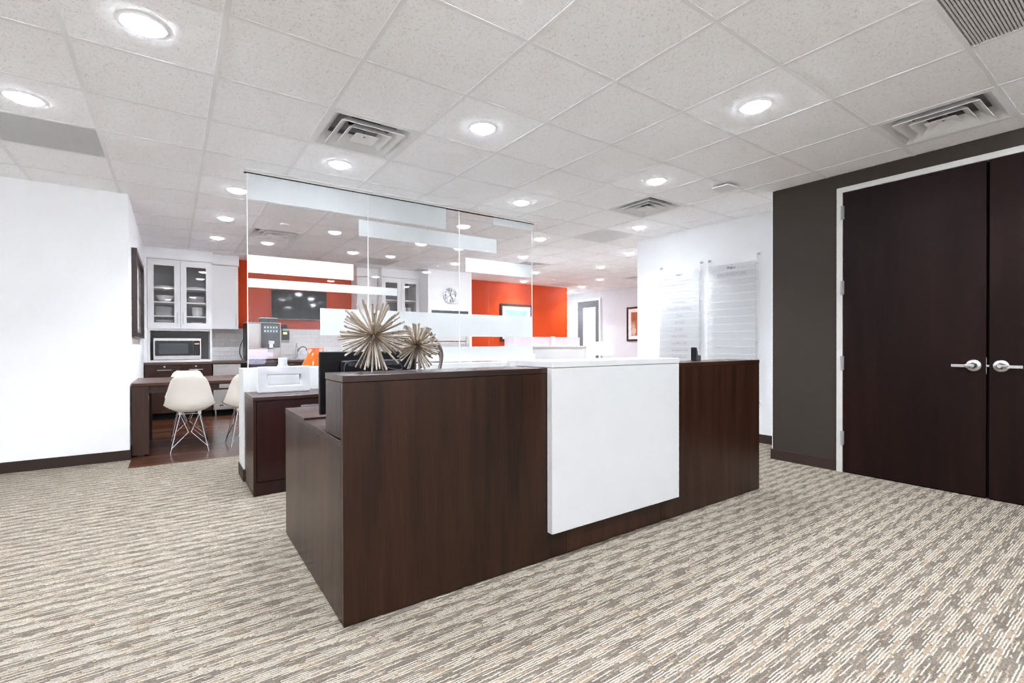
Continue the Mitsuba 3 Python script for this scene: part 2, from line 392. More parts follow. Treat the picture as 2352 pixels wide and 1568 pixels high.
# ------------------------------------------------------------------ ceiling fittings
LIGHTS = [(.5, -.5), (-.5, 1.5), (3.5, -.5), (2.5, 1.5), (5.5, -2.5), (2.5, -2.5), (1.5, 3.5), (5.5, 1.5), (6.5, -.5), (1.5, 5.5), (1.5, 7.5), (5.5, 5.5),
          (4.5, 7.5), (7.5, 7.5), (8.5, 5.5), (7.5, 3.5), (8.5, 1.5), (10.5, 3.5), (11.5, 5.5), (13.5, 7.5), (14.5, 9.5), (10.5, 7.5), (11.5, 9.5)]
WHERE = {(.5, -.5): 'nearest the camera at the upper left of the photo', (-.5, 1.5): 'above the white wall beside the long grey grille', (3.5, -.5): 'between the square vent and the middle of the ceiling',
         (2.5, 1.5): 'just in front of the glass screen beyond the square vent', (5.5, -2.5): 'nearest the dark double doors', (2.5, -2.5): 'cut by the top edge of the photo',
         (1.5, 3.5): 'at the left edge of the glass screen', (5.5, 1.5): 'over the right end of the glass screen', (6.5, -.5): 'in front of the vent by the sign wall', (1.5, 5.5): 'second of the row over the kitchen table',
         (1.5, 7.5): 'in front of the glazed kitchen cabinets', (5.5, 5.5): 'seen through the glass under a frosted band', (4.5, 7.5): 'in front of the orange kitchen wall', (7.5, 7.5): 'near the wall clock',
         (8.5, 5.5): 'just left of the right glass edge', (7.5, 3.5): 'just right of the glass screen', (8.5, 1.5): 'beside the sign wall corner', (10.5, 3.5): 'half behind the sign wall corner',
         (11.5, 5.5): 'in the back room above the lamp', (13.5, 7.5): 'in the back room beyond two others', (14.5, 9.5): 'farthest, near the glazed door', (10.5, 7.5): 'at the right edge of the glass over the orange wall', (11.5, 9.5): 'washing the orange wall by the framed green picture'}
BEHIND = [(-.5, -2.5), (-2.5, -.5), (-3.5, 1.5), (1.5, -4.5), (4.5, -4.5), (7.5, -4.5), (-1.5, -4.5), (.5, -6.5), (3.5, -6.5), (6.5, -6.5), (2.5, -8.5), (5.5, -8.5), (-2.5, -6.5), (-.5, -8.5), (12.5, 3.5), (14.5, 5.5), (15.5, 11.5), (14.5, 13.5)]
lens = mikit.ply(lathe([(0, -.032), (.03, -.0300), (.055, -.0235), (.072, -.0128), (.080, 0.0), (0, 0)], 28), 'mat_white', 40)
ring = mikit.ply(lathe([(.080, .002), (.081, -.004), (.086, -.006), (.093, -.004), (.095, .002)], 36), 'grid_white', 40)
for u, v in LIGHTS + BEHIND:
    k = thing('downlight', 'lit round downlight ' + WHERE.get((u, v), 'in the ceiling behind the camera'), 'ceiling light', 'round downlights in the ceiling')
    t = T().translate([cellx(u), celly(v), CEIL + .0015])
    part(k, 'trim_ring', ring, None, to=t)
    part(k, 'lens', lens, None, emit=(LAMP * TINT).tolist(), to=t)
    scene[k + '__beam'] = {'type': 'spot', 'intensity': rgb((BEAM * TINT).tolist()), 'cutoff_angle': 58., 'beam_width': 38.,
                           'to_world': T().look_at(origin=[cellx(u), celly(v), CEIL - .037], target=[cellx(u), celly(v), 0], up=[0, 1, 0])}
def frustum(a, za, b, zb, th=.0):
    """a sloping square skirt from half-size a at za to half-size b at zb"""
    V, F = [], []
    for h, z in ((a, za), (b, zb)):
        V += [[-h, -h, z], [h, -h, z], [h, h, z], [-h, h, z]]
    for k in range(4):
        l = (k + 1) % 4
        F += [[k, l, 4 + l], [k, 4 + l, 4 + k]]
    return trimesh.Trimesh(V, F, process=False)
def sq_ring(o, i, z0, z1):
    return extr(sbox(-o, -o, o, o).difference(sbox(-i, -i, i, i)), z1 - z0).apply_translation([0, 0, z0])
v_frame = mikit.ply(cat(sq_ring(.3, .272, -.002, .004), frustum(.272, -.002, .20, .075)), 'grid_white')
v_throat = mikit.ply(cat(frustum(.20, .075, .20, .11), bx(-.2, .2, -.2, .2, .105, .11)), 'grey_metal')
v_duct = mikit.ply(cyl([0, 0, .095], [0, 0, .106], .11, 28), 'dark_void')
v_l1 = mikit.ply(cat(frustum(.215, -.012, .150, .045), frustum(.215, -.012, .217, -.009), frustum(.217, -.009, .152, .048)), 'grid_white')
v_l2 = mikit.ply(cat(frustum(.147, -.014, .090, .040), frustum(.147, -.014, .149, -.011), frustum(.149, -.011, .092, .043)), 'grid_white')
v_l3 = mikit.ply(cat(frustum(.078, -.014, .03, .004), bx(-.03, .03, -.03, .03, .003, .005), frustum(.078, -.014, .08, -.011), frustum(.08, -.011, .03, .012)), 'grid_white')
v_stem = mikit.ply(cat(cyl([0, 0, .0], [0, 0, .1], .008, 10), bx(-.2, .2, -.006, .006, .055, .062)), 'grey_metal')
VL = {(2, 0): 'white square ceiling vent in front of the glass screen', (7, -4): 'white square ceiling vent above the dark double doors', (7, 0): 'white square ceiling vent in front of the sign wall',
      (2, 6): 'square ceiling vent behind the left glass pane', (9, 6): 'square ceiling vent cut by the right edge of the glass', (14, 6): 'far square ceiling vent half behind the sign wall corner'}
for i, j in sorted(VENT):
    k = thing('ceiling_vent', VL[(i, j)], 'ceiling vent', 'square ceiling vents')
    t = T().translate([cellx(i + .5), celly(j + .5), CEIL + .002])
    for nm, d in (('frame', v_frame), ('throat', v_throat), ('duct', v_duct), ('louver', v_l1), ('louver', v_l2), ('louver', v_l3), ('stem', v_stem)):
        part(k, nm, d, None, to=t)
g_slats = mikit.ply(cat(*[bx(-.295, .295, x - .0036, x + .0036, 0, .006) for x in np.arange(-.292, .2925, .0122)], *[bx(y - .002, y + .002, -.295, .295, .004, .007) for y in (-.15, 0, .15)]), 'grille_slat')
scene['grille_slat'] = diff([.68, .68, .68])
scene['grille_back'] = diff([.34, .34, .34])
g_back = mikit.ply(bx(-.3, .3, -.3, .3, .010, .014), 'grille_back')
g_slats_pale, g_back_pale = {**g_slats, 'bsdf': {'type': 'ref', 'id': 'grid_white'}}, {**g_back, 'bsdf': {'type': 'ref', 'id': 'grid_white'}}
PL = {(-1, 2): 'grey slatted return grille in the ceiling above the left white wall', (5, -5): 'slatted return grille in the top right corner of the photo', (8, 2): 'pale return grille in the ceiling beside the sign wall',
      (5, 8): 'grey return grille above the kitchen seen through the glass', (13, 9): 'far return grille above the orange wall corner'}
for i, j in sorted(PERF):
    k = thing('return_grille', PL[(i, j)], 'ceiling grille', 'return grilles in the ceiling')
    t = T().translate([cellx(i + .5), celly(j + .5), CEIL + .002])
    pale = (i, j) in ((8, 2), (13, 9))
    part(k, 'slats', g_slats_pale if pale else g_slats, None, stuff=True, to=t)
    part(k, 'backing', g_back_pale if pale else g_back, None, to=t)
# smoke detectors, sprinkler heads and the white bracket box
det = mikit.ply(lathe([(0, -.028), (.03, -.027), (.05, -.018), (.055, 0), (0, 0)], 24), 'trim_white', 40)
for lab, x, y in [('white smoke detector behind the left glass pane near a vent', 1.12, 6.35), ('grey round detector above the wall clock', 4.0, 8.1), ('white detector on the far ceiling near the back room light', 7.25, 6.75), ('white detector on the ceiling before the orange wall', 7.0, 8.3)]:
    whole('smoke_detector', det, None, lab, 'smoke detector', 'smoke detectors on the ceiling', to=T().translate([x, y, CEIL + .004]))
b = thing('ceiling_box', 'small white box with a dark gap hung under the ceiling near the sign wall', 'ceiling box')
rb = m3.Manifold.batch_hull([m3.Manifold.cylinder(.012, .02, .02, 20).translate((x, y, 0)) for x in (-.075, .075) for y in (-.065, .065)])
part(b, 'body', trimesh.Trimesh(*[np.array(a) for a in (rb.to_mesh().vert_properties[:, :3] + np.array([4.19, 2.50, CEIL - .028]), rb.to_mesh().tri_verts)]), 'grid_white')
part(b, 'mount', bx(4.14, 4.24, 2.45, 2.55, CEIL - .017, CEIL + .005), 'dark_grey')

# ------------------------------------------------------------------ reception desk
rd = thing('reception_desk', 'dark wood reception desk with a white front panel in the middle of the carpet', 'reception desk')
X0, X1, Y0 = .541, 3.668, 1.911
part(rd, 'front_panel', cb(X0, 1.700, Y0, Y0 + .03, .004, .960), 'wood_up')
part(rd, 'front_panel', cb(1.702, 2.485, Y0, Y0 + .03, .004, .960), 'wood_up')
part(rd, 'front_panel', cb(2.487, X1, Y0, Y0 + .03, .004, .960), 'wood_up')
part(rd, 'core', bx(X0 + .03, X1 - .03, Y0 + .03, 2.16, .02, .958), 'wood_up')
part(rd, 'end_panel', cb(X0, X0 + .03, Y0 + .03, 2.165, .735, .960), 'wood_up')
part(rd, 'end_panel', cb(X1 - .03, X1, Y0 + .03, 2.165, .004, .960), 'wood_up')
part(rd, 'side_panel', cb(X0, X0 + .03, Y0 + .0302, 3.074, .004, .705), 'wood_up')
part(rd, 'counter_top', cb(X0, 1.60, Y0 - .001, 2.175, .961, .989, .002), 'wood_along')
part(rd, 'counter_top', cb(2.59, X1 + .003, Y0 - .001, 2.175, .961, .989, .002), 'wood_along')
part(rd, 'white_panel', cb(1.570, 2.616, 1.871, Y0, .142, .988, .002), 'white_laminate', label='white front panel')
part(rd, 'white_top', cb(1.569, 2.617, 1.8695, 2.19, .990, 1.022, .002), 'white_laminate', label='white raised counter slab')
part(rd, 'worktop', cb(X0, 3.64, Y0 + .03, 2.592, .7055, .7285, .0015), 'wood_along')
part(rd, 'worktop', cb(X0, 1.35, 2.592, 3.078, .7055, .739, .0015), 'wood_along')
part(rd, 'modesty_panel', bx(X0 + .03, 1.2, 3.03, 3.05, .05, .70), 'wood_up')

def urchin(label, c, R, n, seed, r=.0047):
    k = thing('tube_sculpture', label, 'sculpture')
    r_ = np.random.default_rng(seed)
    m = extr(Point(0, 0).buffer(r, 3).difference(Point(0, 0).buffer(r * .68, 3)), 1.0)
    d = mikit.ply(m, 'champagne', 40)
    i = np.arange(n) + .5
    phi = np.arccos(1 - 2 * i / n); th = math.pi * (1 + 5 ** .5) * i
    D = np.stack([np.cos(th) * np.sin(phi), np.sin(th) * np.sin(phi), np.cos(phi)], 1)
    D += r_.normal(0, .16, D.shape); D /= np.linalg.norm(D, axis=1, keepdims=True)
    for a in D:
        L = R * r_.uniform(.84, 1.0)
        if a[2] < -.75: L = min(R * 1.0, R / -a[2] * .985)
        z = a; x = np.cross([.3, .2, .9], z); x /= np.linalg.norm(x); y = np.cross(z, x)
        M = np.eye(4); M[:3, 0], M[:3, 1], M[:3, 2] = x, y, z * L * .93; M[:3, 3] = np.array(c) + a * L * .07
        part(k, 'tube', d, None, to=T(M.tolist()))
    part(k, 'hub', trimesh.creation.icosphere(2, R * .09).apply_translation(c), 'champagne', True)
urchin('large spiky ball of metal tubes on the left end of the dark counter', (.714, 2.05, 1.150), .162, 112, 3, .0043)
urchin('smaller spiky ball of metal tubes right of the larger one on the counter', (.930, 2.085, 1.104), .116, 92, 8, .0040)

# monitor on the worktop, its back to the visitors
mo = thing('monitor', 'black computer monitor seen from behind beside the tube sculptures', 'monitor')
part(mo, 'shell', cat(cb(.572, 1.063, 2.40, 2.425, .775, 1.076, .004)), 'black_plastic')
part(mo, 'bulge', round_box(.665, .99, 2.375, 2.41, .80, 1.035, .014), 'black_plastic', 30)
part(mo, 'vent_slots', cat(*[bx(x, x + .003, 2.3725, 2.376, 1.005, 1.025) for x in np.arange(.70, .965, .0062)]), 'dark_grey', stuff=True)
part(mo, 'bezel_rim', tube(spline([(.68, 2.374, .80), (.68, 2.374, .99), (.688, 2.374, 1.018), (.715, 2.374, 1.03), (.95, 2.374, 1.03)], 30), .003), 'dark_grey', 40)
part(mo, 'stand', cat(cb(.79, .90, 2.40, 2.44, .742, .85), cb(.72, .97, 2.32, 2.56, .7285, .742)), 'black_plastic')
part(mo, 'screen', bx(.585, 1.05, 2.425, 2.4265, .792, 1.062), 'mat_white', emit=[.27, .28, .42])
# small black device on the right end of the counter
dv = thing('counter_device', 'small black tablet stand on the right end of the counter', 'tablet stand')
part(dv, 'screen_slab', cb(3.095, 3.107, 2.075, 2.115, .990, 1.086, .003), 'black_plastic')
part(dv, 'back', trimesh.convex.convex_hull(np.array([[3.107, y, z] for y in (2.08, 2.112) for z in (.990, 1.082)] + [[3.118, y, 1.082] for y in (2.08, 2.112)] + [[3.128, y, 1.03] for y in (2.08, 2.112)] + [[3.15, y, .9905] for y in (2.08, 2.112)])), 'dark_grey')
part(dv, 'foot', cat(cb(3.135, 3.168, 2.078, 2.114, .990, 1.028, .003), bx(3.148, 3.156, 2.0765, 2.079, 1.003, 1.020)), 'dark_grey')
# office chair behind the desk
oc = thing('office_chair', 'office chair with curved bronze back frame behind the small tube sculpture', 'chair')
for sg, y in ((1, 3.36), (-1, 3.36)):
    cxm = 1.50
    pts = [(cxm + sg * .10, y - .10, .45), (cxm + sg * .175, y - .02, .70), (cxm + sg * .19, y, .925), (cxm + sg * .205, y, 1.00), (cxm + sg * .203, y, 1.06), (cxm + sg * .17, y + .01, 1.13), (cxm + sg * .12, y + .02, 1.20)]
    part(oc, 'back_bow', tube(spline(pts, 30), .013), 'bronze_tube', 40)
    pts = [(cxm + sg * .08, y - .16, .45), (cxm + sg * .15, y - .09, .70), (cxm + sg * .155, y - .06, .92), (cxm + sg * .172, y - .055, 1.00), (cxm + sg * .155, y - .05, 1.06), (cxm + sg * .11, y - .03, 1.13)]
    part(oc, 'inner_bow', tube(spline(pts, 30), .012), 'bronze_tube', 40)
for z, w_ in ((.70, .17), (.80, .18), (.90, .186), (.98, .195), (1.04, .195), (1.10, .18), (1.155, .15), (1.20, .12), (1.235, .11)):
    part(oc, 'rung', tube(spline([(1.50 - w_, 3.36, z), (1.50, 3.40, z), (1.50 + w_, 3.36, z)], 14), .005), 'champagne', 40)
part(oc, 'seat', round_box(1.27, 1.73, 2.90, 3.32, .43, .50, .03), 'grey_fabric', 40)
part(oc, 'post', cyl([1.50, 3.12, .06], [1.50, 3.12, .44], .025), 'bronze_tube', 40)
for a in range(5):
    A = a * 2 * math.pi / 5 + .3
    e = (1.50 + .27 * math.cos(A), 3.12 + .27 * math.sin(A))
    part(oc, 'base_leg', tube([(1.50, 3.12, .10), (e[0], e[1], .065)], .016), 'bronze_tube', 40)
    part(oc, 'caster', cyl([e[0] - .015, e[1], .027], [e[0] + .015, e[1], .027], .027), 'black_plastic', 40)

# credenza against the half wall
cr = thing('credenza', 'low dark wood credenza with a steel drawer pull against the half wall', 'credenza')
part(cr, 'side_panel', cb(.478, .498, 3.952, 4.452, 0.002, .702), 'wood_up')
part(cr, 'top', cb(.476, 2.35, 3.946, 4.452, .702, .728), 'wood_along')
part(cr, 'plinth', bx(.498, 2.33, 3.962, 4.44, 0, .098), 'wood_red')
part(cr, 'carcass', bx(.50, 2.33, 3.975, 4.45, .098, .70), 'wood_red')
for x0 in (.502, 1.112, 1.722):
    dr_ = part(cr, 'drawer', cb(x0, x0 + .606, 3.952, 3.974, .103, .692), 'wood_red')
    part(dr_, 'pull', cat(cb(x0 + .30, x0 + .56, 3.928, 3.937, .632, .650), bx(x0 + .31, x0 + .32, 3.936, 3.952, .635, .647), bx(x0 + .54, x0 + .55, 3.936, 3.952, .635, .647)), 'satin_nickel')
# white ring vase on it
rv = (round_box(.548, .940, 4.255, 4.315, .728, .783, .009) + round_box(.548, .940, 4.255, 4.315, .869, .938, .009) + round_box(.548, .620, 4.255, 4.315, .728, .938, .009) +
      round_box(.864, .940, 4.255, 4.315, .728, .938, .009) + round_box(.704, .766, 4.258, 4.312, .90, 1.006, .006))
fl = m3.Manifold.batch_hull([round_box(.701, .769, 4.26, 4.31, .94, .955, .006), round_box(.690, .780, 4.262, 4.308, .918, .937, .006)])
whole('vase', rv + fl, 'porcelain', 'glossy white rectangular vase with an oblong hole on the credenza', 'vase', smooth=35)
# white cube on the half wall end
whole('paper_cube', cb(3.36, 3.47, 4.44, 4.55, .935, 1.003, .004), 'plate_white', 'small white cube box on the end of the half wall', 'box')

# ------------------------------------------------------------------ kitchen
YW, YC, YD, YS = 9.43, 8.80, 8.90, 9.09
ct = thing('countertop', 'brown kitchen countertop running under the microwave and coffee machine', 'countertop')
part(ct, 'slab', cb(-.343, 4.03, YC, YW, .825, .860), 'counter_brown')
part(ct, 'sink_rim', extr(rrect(1.55, 2.25, 8.92, 9.30, .03).difference(rrect(1.58, 2.22, 8.95, 9.27, .03)), .004).apply_translation([0, 0, .860]), 'steel')
# tiles of the splashback
tw, th = .152, .0762
tl = mikit.ply(cb(0, tw - .003, -.008, 0, 0, th - .003, .0015), 'tile_white')
half = mikit.ply(cb(0, tw / 2 - .003, -.008, 0, 0, th - .003, .0015), 'tile_white')
ks = struct('trim_3', 'white brick tile splashback above the kitchen counter')
part(ks, 'grout', bx(.49, 4.03, YW - .006, YW, .86, 1.405), 'grout')
for r in range(7):
    z = .8625 + r * th
    x = .494
    if r % 2:
        part(ks, 'tile', half, None, to=T().translate([x, YW - .005, z])); x += tw / 2
    while x < 3.98:
        part(ks, 'tile', tl, None, to=T().translate([x, YW - .005, z])); x += tw

def bar_pull(parent, x, y, z0, z1):
    part(parent, 'handle', cat(cyl([x, y - .03, z0], [x, y - .03, z1], .006, 10), cyl([x, y - .03, z0 + .02], [x, y, z0 + .02], .004, 8), cyl([x, y - .03, z1 - .02], [x, y, z1 - .02], .004, 8)), 'satin_nickel', 40)
def bar_pull_h(parent, x0, x1, y, z):
    part(parent, 'handle', cat(cyl([x0, y - .03, z], [x1, y - .03, z], .006, 10), cyl([x0 + .02, y - .03, z], [x0 + .02, y, z], .004, 8), cyl([x1 - .02, y - .03, z], [x1 - .02, y, z], .004, 8)), 'satin_nickel', 40)
def framed_door(parent, x0, x1, y, z0, z1, fw=.075):
    d = part(parent, 'door', xz(extr(sbox(x0, z0, x1, z1).difference(sbox(x0 + fw, z0 + fw * 1.2, x1 - fw, z1 - fw * 1.2)), .02), y), 'white_cabinet')
    part(d, 'pane', quad([x0 + fw, y - .01, z0 + fw * 1.2], [x1 - fw, y - .01, z0 + fw * 1.2], [x1 - fw, y - .01, z1 - fw * 1.2], [x0 + fw, y - .01, z1 - fw * 1.2]), 'glass')
    return d
def glazed_cabinet(label, x0, x1, yf, z0, z1, mid, shelves):
    k = thing('glazed_cabinet', label, 'kitchen cabinet')
    t = .02
    part(k, 'carcass', cat(bx(x0, x0 + t, yf, YW - .01, z0, z1), bx(x1 - t, x1, yf, YW - .01, z0, z1), bx(x0 + t, x1 - t, yf, YW - .01, z0, z0 + t), bx(x0 + t, x1 - t, yf, YW - .01, z1 - t, z1)), 'white_cabinet')
    part(k, 'back', bx(x0 + t, x1 - t, YW - .03, YW - .01, z0 + t, z1 - t), 'cabinet_inside')
    for z in shelves:
        part(k, 'shelf', bx(x0 + t, x1 - t, yf + .04, YW - .03, z - .018, z), 'white_cabinet')
    d = framed_door(k, x0 + .003, mid - .002, yf, z0 + .003, z1 - .003); bar_pull(d, mid - .035, yf - .02, z0 + .08, z0 + .25)
    part(d, 'lock', cyl([mid - .035, yf - .026, z0 + .04], [mid - .035, yf - .02, z0 + .04], .01, 14), 'satin_nickel', 40)
    d = framed_door(k, mid + .002, x1 - .003, yf, z0 + .003, z1 - .003); bar_pull(d, mid + .035, yf - .02, z0 + .08, z0 + .25)
    return k
SH = (1.565, 1.775, 1.99)
gc = glazed_cabinet('white wall cabinet with two glass doors full of white dishes above the microwave', -.300, .510, YD, 1.363, 2.405, .103, SH)
part(gc, 'cornice', cb(-.312, .522, YD - .03, YW, 2.406, 2.425), 'white_cabinet')
sone('trim_4', cat(bx(-.345, -.302, YD - .01, YD + .02, .861, 2.425), bx(-.345, .525, YD - .006, YW, 2.425, CEIL + .02), bx(.525, .905, YS - .006, YW, 2.425, CEIL + .02), bx(2.84, 3.25, YS - .006, YW, 2.425, CEIL + .02), bx(3.25, 4.03, YD - .012, YW, 2.425, CEIL + .02)), 'wall_white')
nc = thing('microwave_nook', 'open white cabinet nook around the microwave', 'open cabinet')
part(nc, 'frame', xz(extr(sbox(-.300, .8605, .510, 1.3625).difference(sbox(-.272, .892, .482, 1.338)), .5), YD + .5), 'white_cabinet')
part(nc, 'back', bx(-.29, .50, YW - .03, YW - .012, .87, 1.355), 'cabinet_inside')
wc = thing('wall_cabinet', 'plain white wall cabinet right of the glass door cabinet, over the tiles', 'kitchen cabinet')
part(wc, 'carcass', bx(.512, .892, YS, YW - .01, 1.375, 2.41), 'white_cabinet')
d = part(wc, 'door', cb(.515, .890, YS - .02, YS - .001, 1.378, 2.405), 'white_cabinet'); bar_pull(d, .850, YS - .02, 1.43, 1.62)
part(wc, 'cornice', cb(.523, .905, YS - .04, YW, 2.411, 2.4245), 'white_cabinet')
wc = thing('wall_cabinet', 'plain white wall cabinet right of the wall screen, behind the glass', 'kitchen cabinet')
part(wc, 'carcass', bx(2.84, 3.235, YS, YW - .01, 1.375, 2.41), 'white_cabinet')
part(wc, 'door', cb(2.843, 3.232, YS - .02, YS - .001, 1.378, 2.405), 'white_cabinet')
part(wc, 'cornice', cb(2.83, 3.24, YS - .04, YW, 2.411, 2.4245), 'white_cabinet')
g2 = glazed_cabinet('white wall cabinet with two glass doors near the wall clock, behind the glass', 3.245, 4.025, YD - .01, 1.363, 2.405, 3.635, SH)
part(g2, 'cornice', cb(3.235, 4.028, YD - .04, YW, 2.406, 2.4245), 'white_cabinet')
# dishes
plate = mikit.ply(lathe([(0, .003), (.06, .003), (.085, .010), (.112, .017), (.113, .020), (.084, .014), (.06, .007), (0, .007)], 28), 'plate_white', 40)
bowl = mikit.ply(lathe([(0, .0), (.035, 0), (.06, .02), (.077, .055), (.074, .055), (.057, .023), (.03, .006), (0, .006)], 28), 'plate_white', 40)
big = mikit.ply(lathe([(0, .0), (.055, 0), (.09, .04), (.118, .095), (.114, .095), (.086, .042), (.05, .008), (0, .008)], 32), 'plate_white', 40)
platter = mikit.ply(lathe([(0, .0), (.10, 0), (.125, .03), (.122, .03), (.098, .006), (0, .006)], 32), 'plate_white', 40)
mug = mikit.ply(cat(lathe([(0, 0), (.036, 0), (.04, .01), (.04, .09), (.036, .09), (.036, .012), (0, .012)], 20)), 'plate_white', 40)
YP = YD + .2
def stack(d, name, cat_, x, z, n, dz, label, group, y=YP):
    for i in range(n):
        whole(name, d, None, label, cat_, group, to=T().translate([x + rng.uniform(-.003, .003), y + rng.uniform(-.003, .003), z + i * dz + .0005]))
stack(plate, 'plate', 'plate', -.098, 1.383, 7, .0165, 'white plate in the stack on the bottom shelf behind the left glass door', 'plates, bottom shelf left')
stack(plate, 'plate', 'plate', -.105, 1.565, 8, .0165, 'white plate in the stack on the second shelf behind the left glass door', 'plates, second shelf left')
whole('serving_bowl', big, None, 'large white serving bowl on the third shelf behind the left glass door', 'bowl', to=T().translate([-.09, YP, 1.7805]))
whole('platter', platter, None, 'white round platter on the top shelf behind the left glass door', 'platter', to=T().translate([-.09, YP, 1.9905]))
stack(bowl, 'bowl', 'bowl', .318, 1.383, 3, .018, 'white bowl in the stack on the bottom shelf behind the right glass door', 'bowls, bottom shelf right')
stack(bowl, 'bowl', 'bowl', .325, 1.565, 6, .018, 'white bowl in the tall stack on the second shelf behind the right glass door', 'bowls, second shelf right')
stack(plate, 'plate', 'plate', .312, 1.775, 6, .0165, 'white plate in the stack on the third shelf behind the right glass door', 'plates, third shelf right')
whole('platter', platter, None, 'shallow platter on the top shelf behind the right glass door', 'platter', to=T().translate([.31, YP, 1.9905]))
for i, x in enumerate((3.36, 3.46, 3.80, 3.90)):
    whole('mug', mug, None, 'white mug on the middle shelf of the glass door cabinet near the clock', 'mug', 'mugs in the cabinet near the clock', to=T().translate([x, YD + .22, 1.7755]))
# microwave
mw = thing('microwave', 'stainless steel microwave oven with black door in the white nook', 'microwave')
MY = YD + .03
part(mw, 'case', cb(-.232, .366, MY + .02, MY + .40, .897, 1.222, .004), 'steel')
part(mw, 'front', xz(extr(sbox(-.232, .90, .366, 1.222).difference(rrect(-.216, .350, .955, 1.185, .015)), .02), MY + .02), 'steel')
dd = part(mw, 'door', xz(extr(rrect(-.214, .268, .957, 1.183, .014), .016), MY + .02), 'black_gloss')
part(dd, 'window', xz(extr(rrect(-.165, .20, .985, 1.145, .01), .002), MY + .004), 'dark_grey')
cp_ = part(mw, 'control_panel', xz(extr(rrect(.270, .349, .957, 1.183, .008), .014), MY + .02), 'black_plastic')
for r in range(6):
    for c_ in range(3):
        part(cp_, 'button', bx(.281 + c_ * .021, .297 + c_ * .021, MY + .0045, MY + .0065, .97 + r * .024, .984 + r * .024), 'dark_grey')
part(cp_, 'display', bx(.280, .340, MY + .0045, MY + .0065, 1.125, 1.150), 'ink_orange')
part(mw, 'knob', cyl([-.19, MY - .004, .926], [-.19, MY, .926], .012, 16), 'satin_nickel', 40)
part(mw, 'foot', bx(-.21, .345, MY + .03, MY + .38, .8925, .897), 'black_plastic')
# base cabinets
for i, (x0, x1, lab) in enumerate([(-.338, .100, 'glossy dark brown base cabinet at the left wall'), (.102, .505, 'glossy dark brown base cabinet next to the stainless ice maker')]):
    k = thing('base_cabinet', lab, 'kitchen cabinet', 'glossy brown base cabinets')
    part(k, 'carcass', bx(x0, x1, YC + .045, YW, .10, .824), 'brown_gloss')
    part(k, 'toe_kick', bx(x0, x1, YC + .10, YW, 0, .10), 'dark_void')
    d = part(k, 'drawer', cb(x0 + .003, x1 - .003, YC + .024, YC + .044, .625, .818), 'brown_gloss')
    xm = (x0 + x1) / 2 + (.02 if i == 0 else -.01)
    bar_pull_h(d, xm - .09, xm + .09, YC + .024, .745)
    part(d, 'lock', cyl([xm, YC + .018, .795], [xm, YC + .024, .795], .012, 14), 'satin_nickel', 40)
    d = part(k, 'door', cb(x0 + .003, x1 - .003, YC + .024, YC + .044, .105, .620), 'brown_gloss')
    bar_pull(d, x1 - .05 if i == 0 else x0 + .05, YC + .024, .40, .56)
im = thing('ice_maker', 'stainless undercounter ice maker between dark cabinets, below the tiles', 'ice maker')
part(im, 'body', cb(.515, .895, YC + .03, YW, .10, .815), 'steel')
part(im, 'door', cb(.518, .892, YC + .005, YC + .03, .115, .805, .004), 'steel')
part(im, 'handle', cb(.53, .72, YC - .015, YC + .005, .775, .80), 'satin_nickel')
part(im, 'emblem', cb(.60, .65, YC + .003, YC + .005, .16, .18), 'dark_grey')
for x in (.55, .86):
    part(im, 'foot', cyl([x, YC + .06, 0], [x, YC + .06, .10], .015, 12), 'chrome', 40)
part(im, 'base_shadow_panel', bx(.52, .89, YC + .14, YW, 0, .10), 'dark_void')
k = thing('base_cabinet', 'black fronted undercounter unit under the coffee machine', 'kitchen cabinet')
part(k, 'carcass', bx(.897, 1.50, YC + .045, YW, .0, .824), 'black_plastic')
part(k, 'door', cb(.90, 1.497, YC + .024, YC + .044, .105, .818), 'black_gloss')
k = thing('base_cabinet', 'long dark base cabinet run under the sink behind the half wall', 'kitchen cabinet')
part(k, 'carcass', bx(1.502, 4.02, YC + .045, YW - .01, .0, .824), 'brown_gloss')
for x0 in (1.505, 2.135, 2.765, 3.395):
    d = part(k, 'door', cb(x0, x0 + .625, YC + .024, YC + .044, .105, .818), 'brown_gloss')
    bar_pull_h(d, x0 + .2, x0 + .42, YC + .024, .76)
# coffee machine and payment terminal
cm = thing('coffee_machine', 'silver coffee machine with a dark grey touchscreen front on the kitchen counter', 'coffee machine')
part(cm, 'body', cb(1.00, 1.50, 8.90, 9.36, .875, 1.478, .006), 'steel')
part(cm, 'side_panel', cb(.985, .9995, 8.89, 9.36, .875, 1.482, .003), 'black_plastic')
part(cm, 'top', cb(.985, 1.505, 8.89, 9.36, 1.482, 1.492), 'trim_white')
fr_ = part(cm, 'front', cb(1.195, 1.475, 8.83, 8.899, 1.075, 1.475, .008), 'dark_grey')
def icon_screen(p, n, uv):
    u, v = (p.x - 1.228) / .0435, (p.z - 1.315) / .063
    a, b_ = u - dr.floor(u) - .5, v - dr.floor(v) - .5
    m = smoothstep(.27, .2, dr.maximum(dr.abs(a), dr.abs(b_) * 1.1))
    return mix([.10, .13, .16], [.75, .78, .8], m)
scene['icon_screen'] = pri(proc(icon_screen), .15)
part(fr_, 'touchscreen', bx(1.226, 1.446, 8.8285, 8.8302, 1.312, 1.444), 'icon_screen')
nt = part(cm, 'notice', bx(1.302, 1.388, 8.827, 8.8295, 1.135, 1.185), 'mat_white')
part(nt, 'lettering', xz(meshkit.text_mesh('Pay', .018, .0006).apply_translation([1.335, 1.151, 0]), 8.8269), 'ink')
part(nt, 'symbol', cyl([1.322, 8.8265, 1.159], [1.322, 8.8272, 1.159], .008, 14), 'ink')
part(cm, 'paper', bx(1.312, 1.366, 8.828, 8.8295, 1.07, 1.134), 'mat_white')
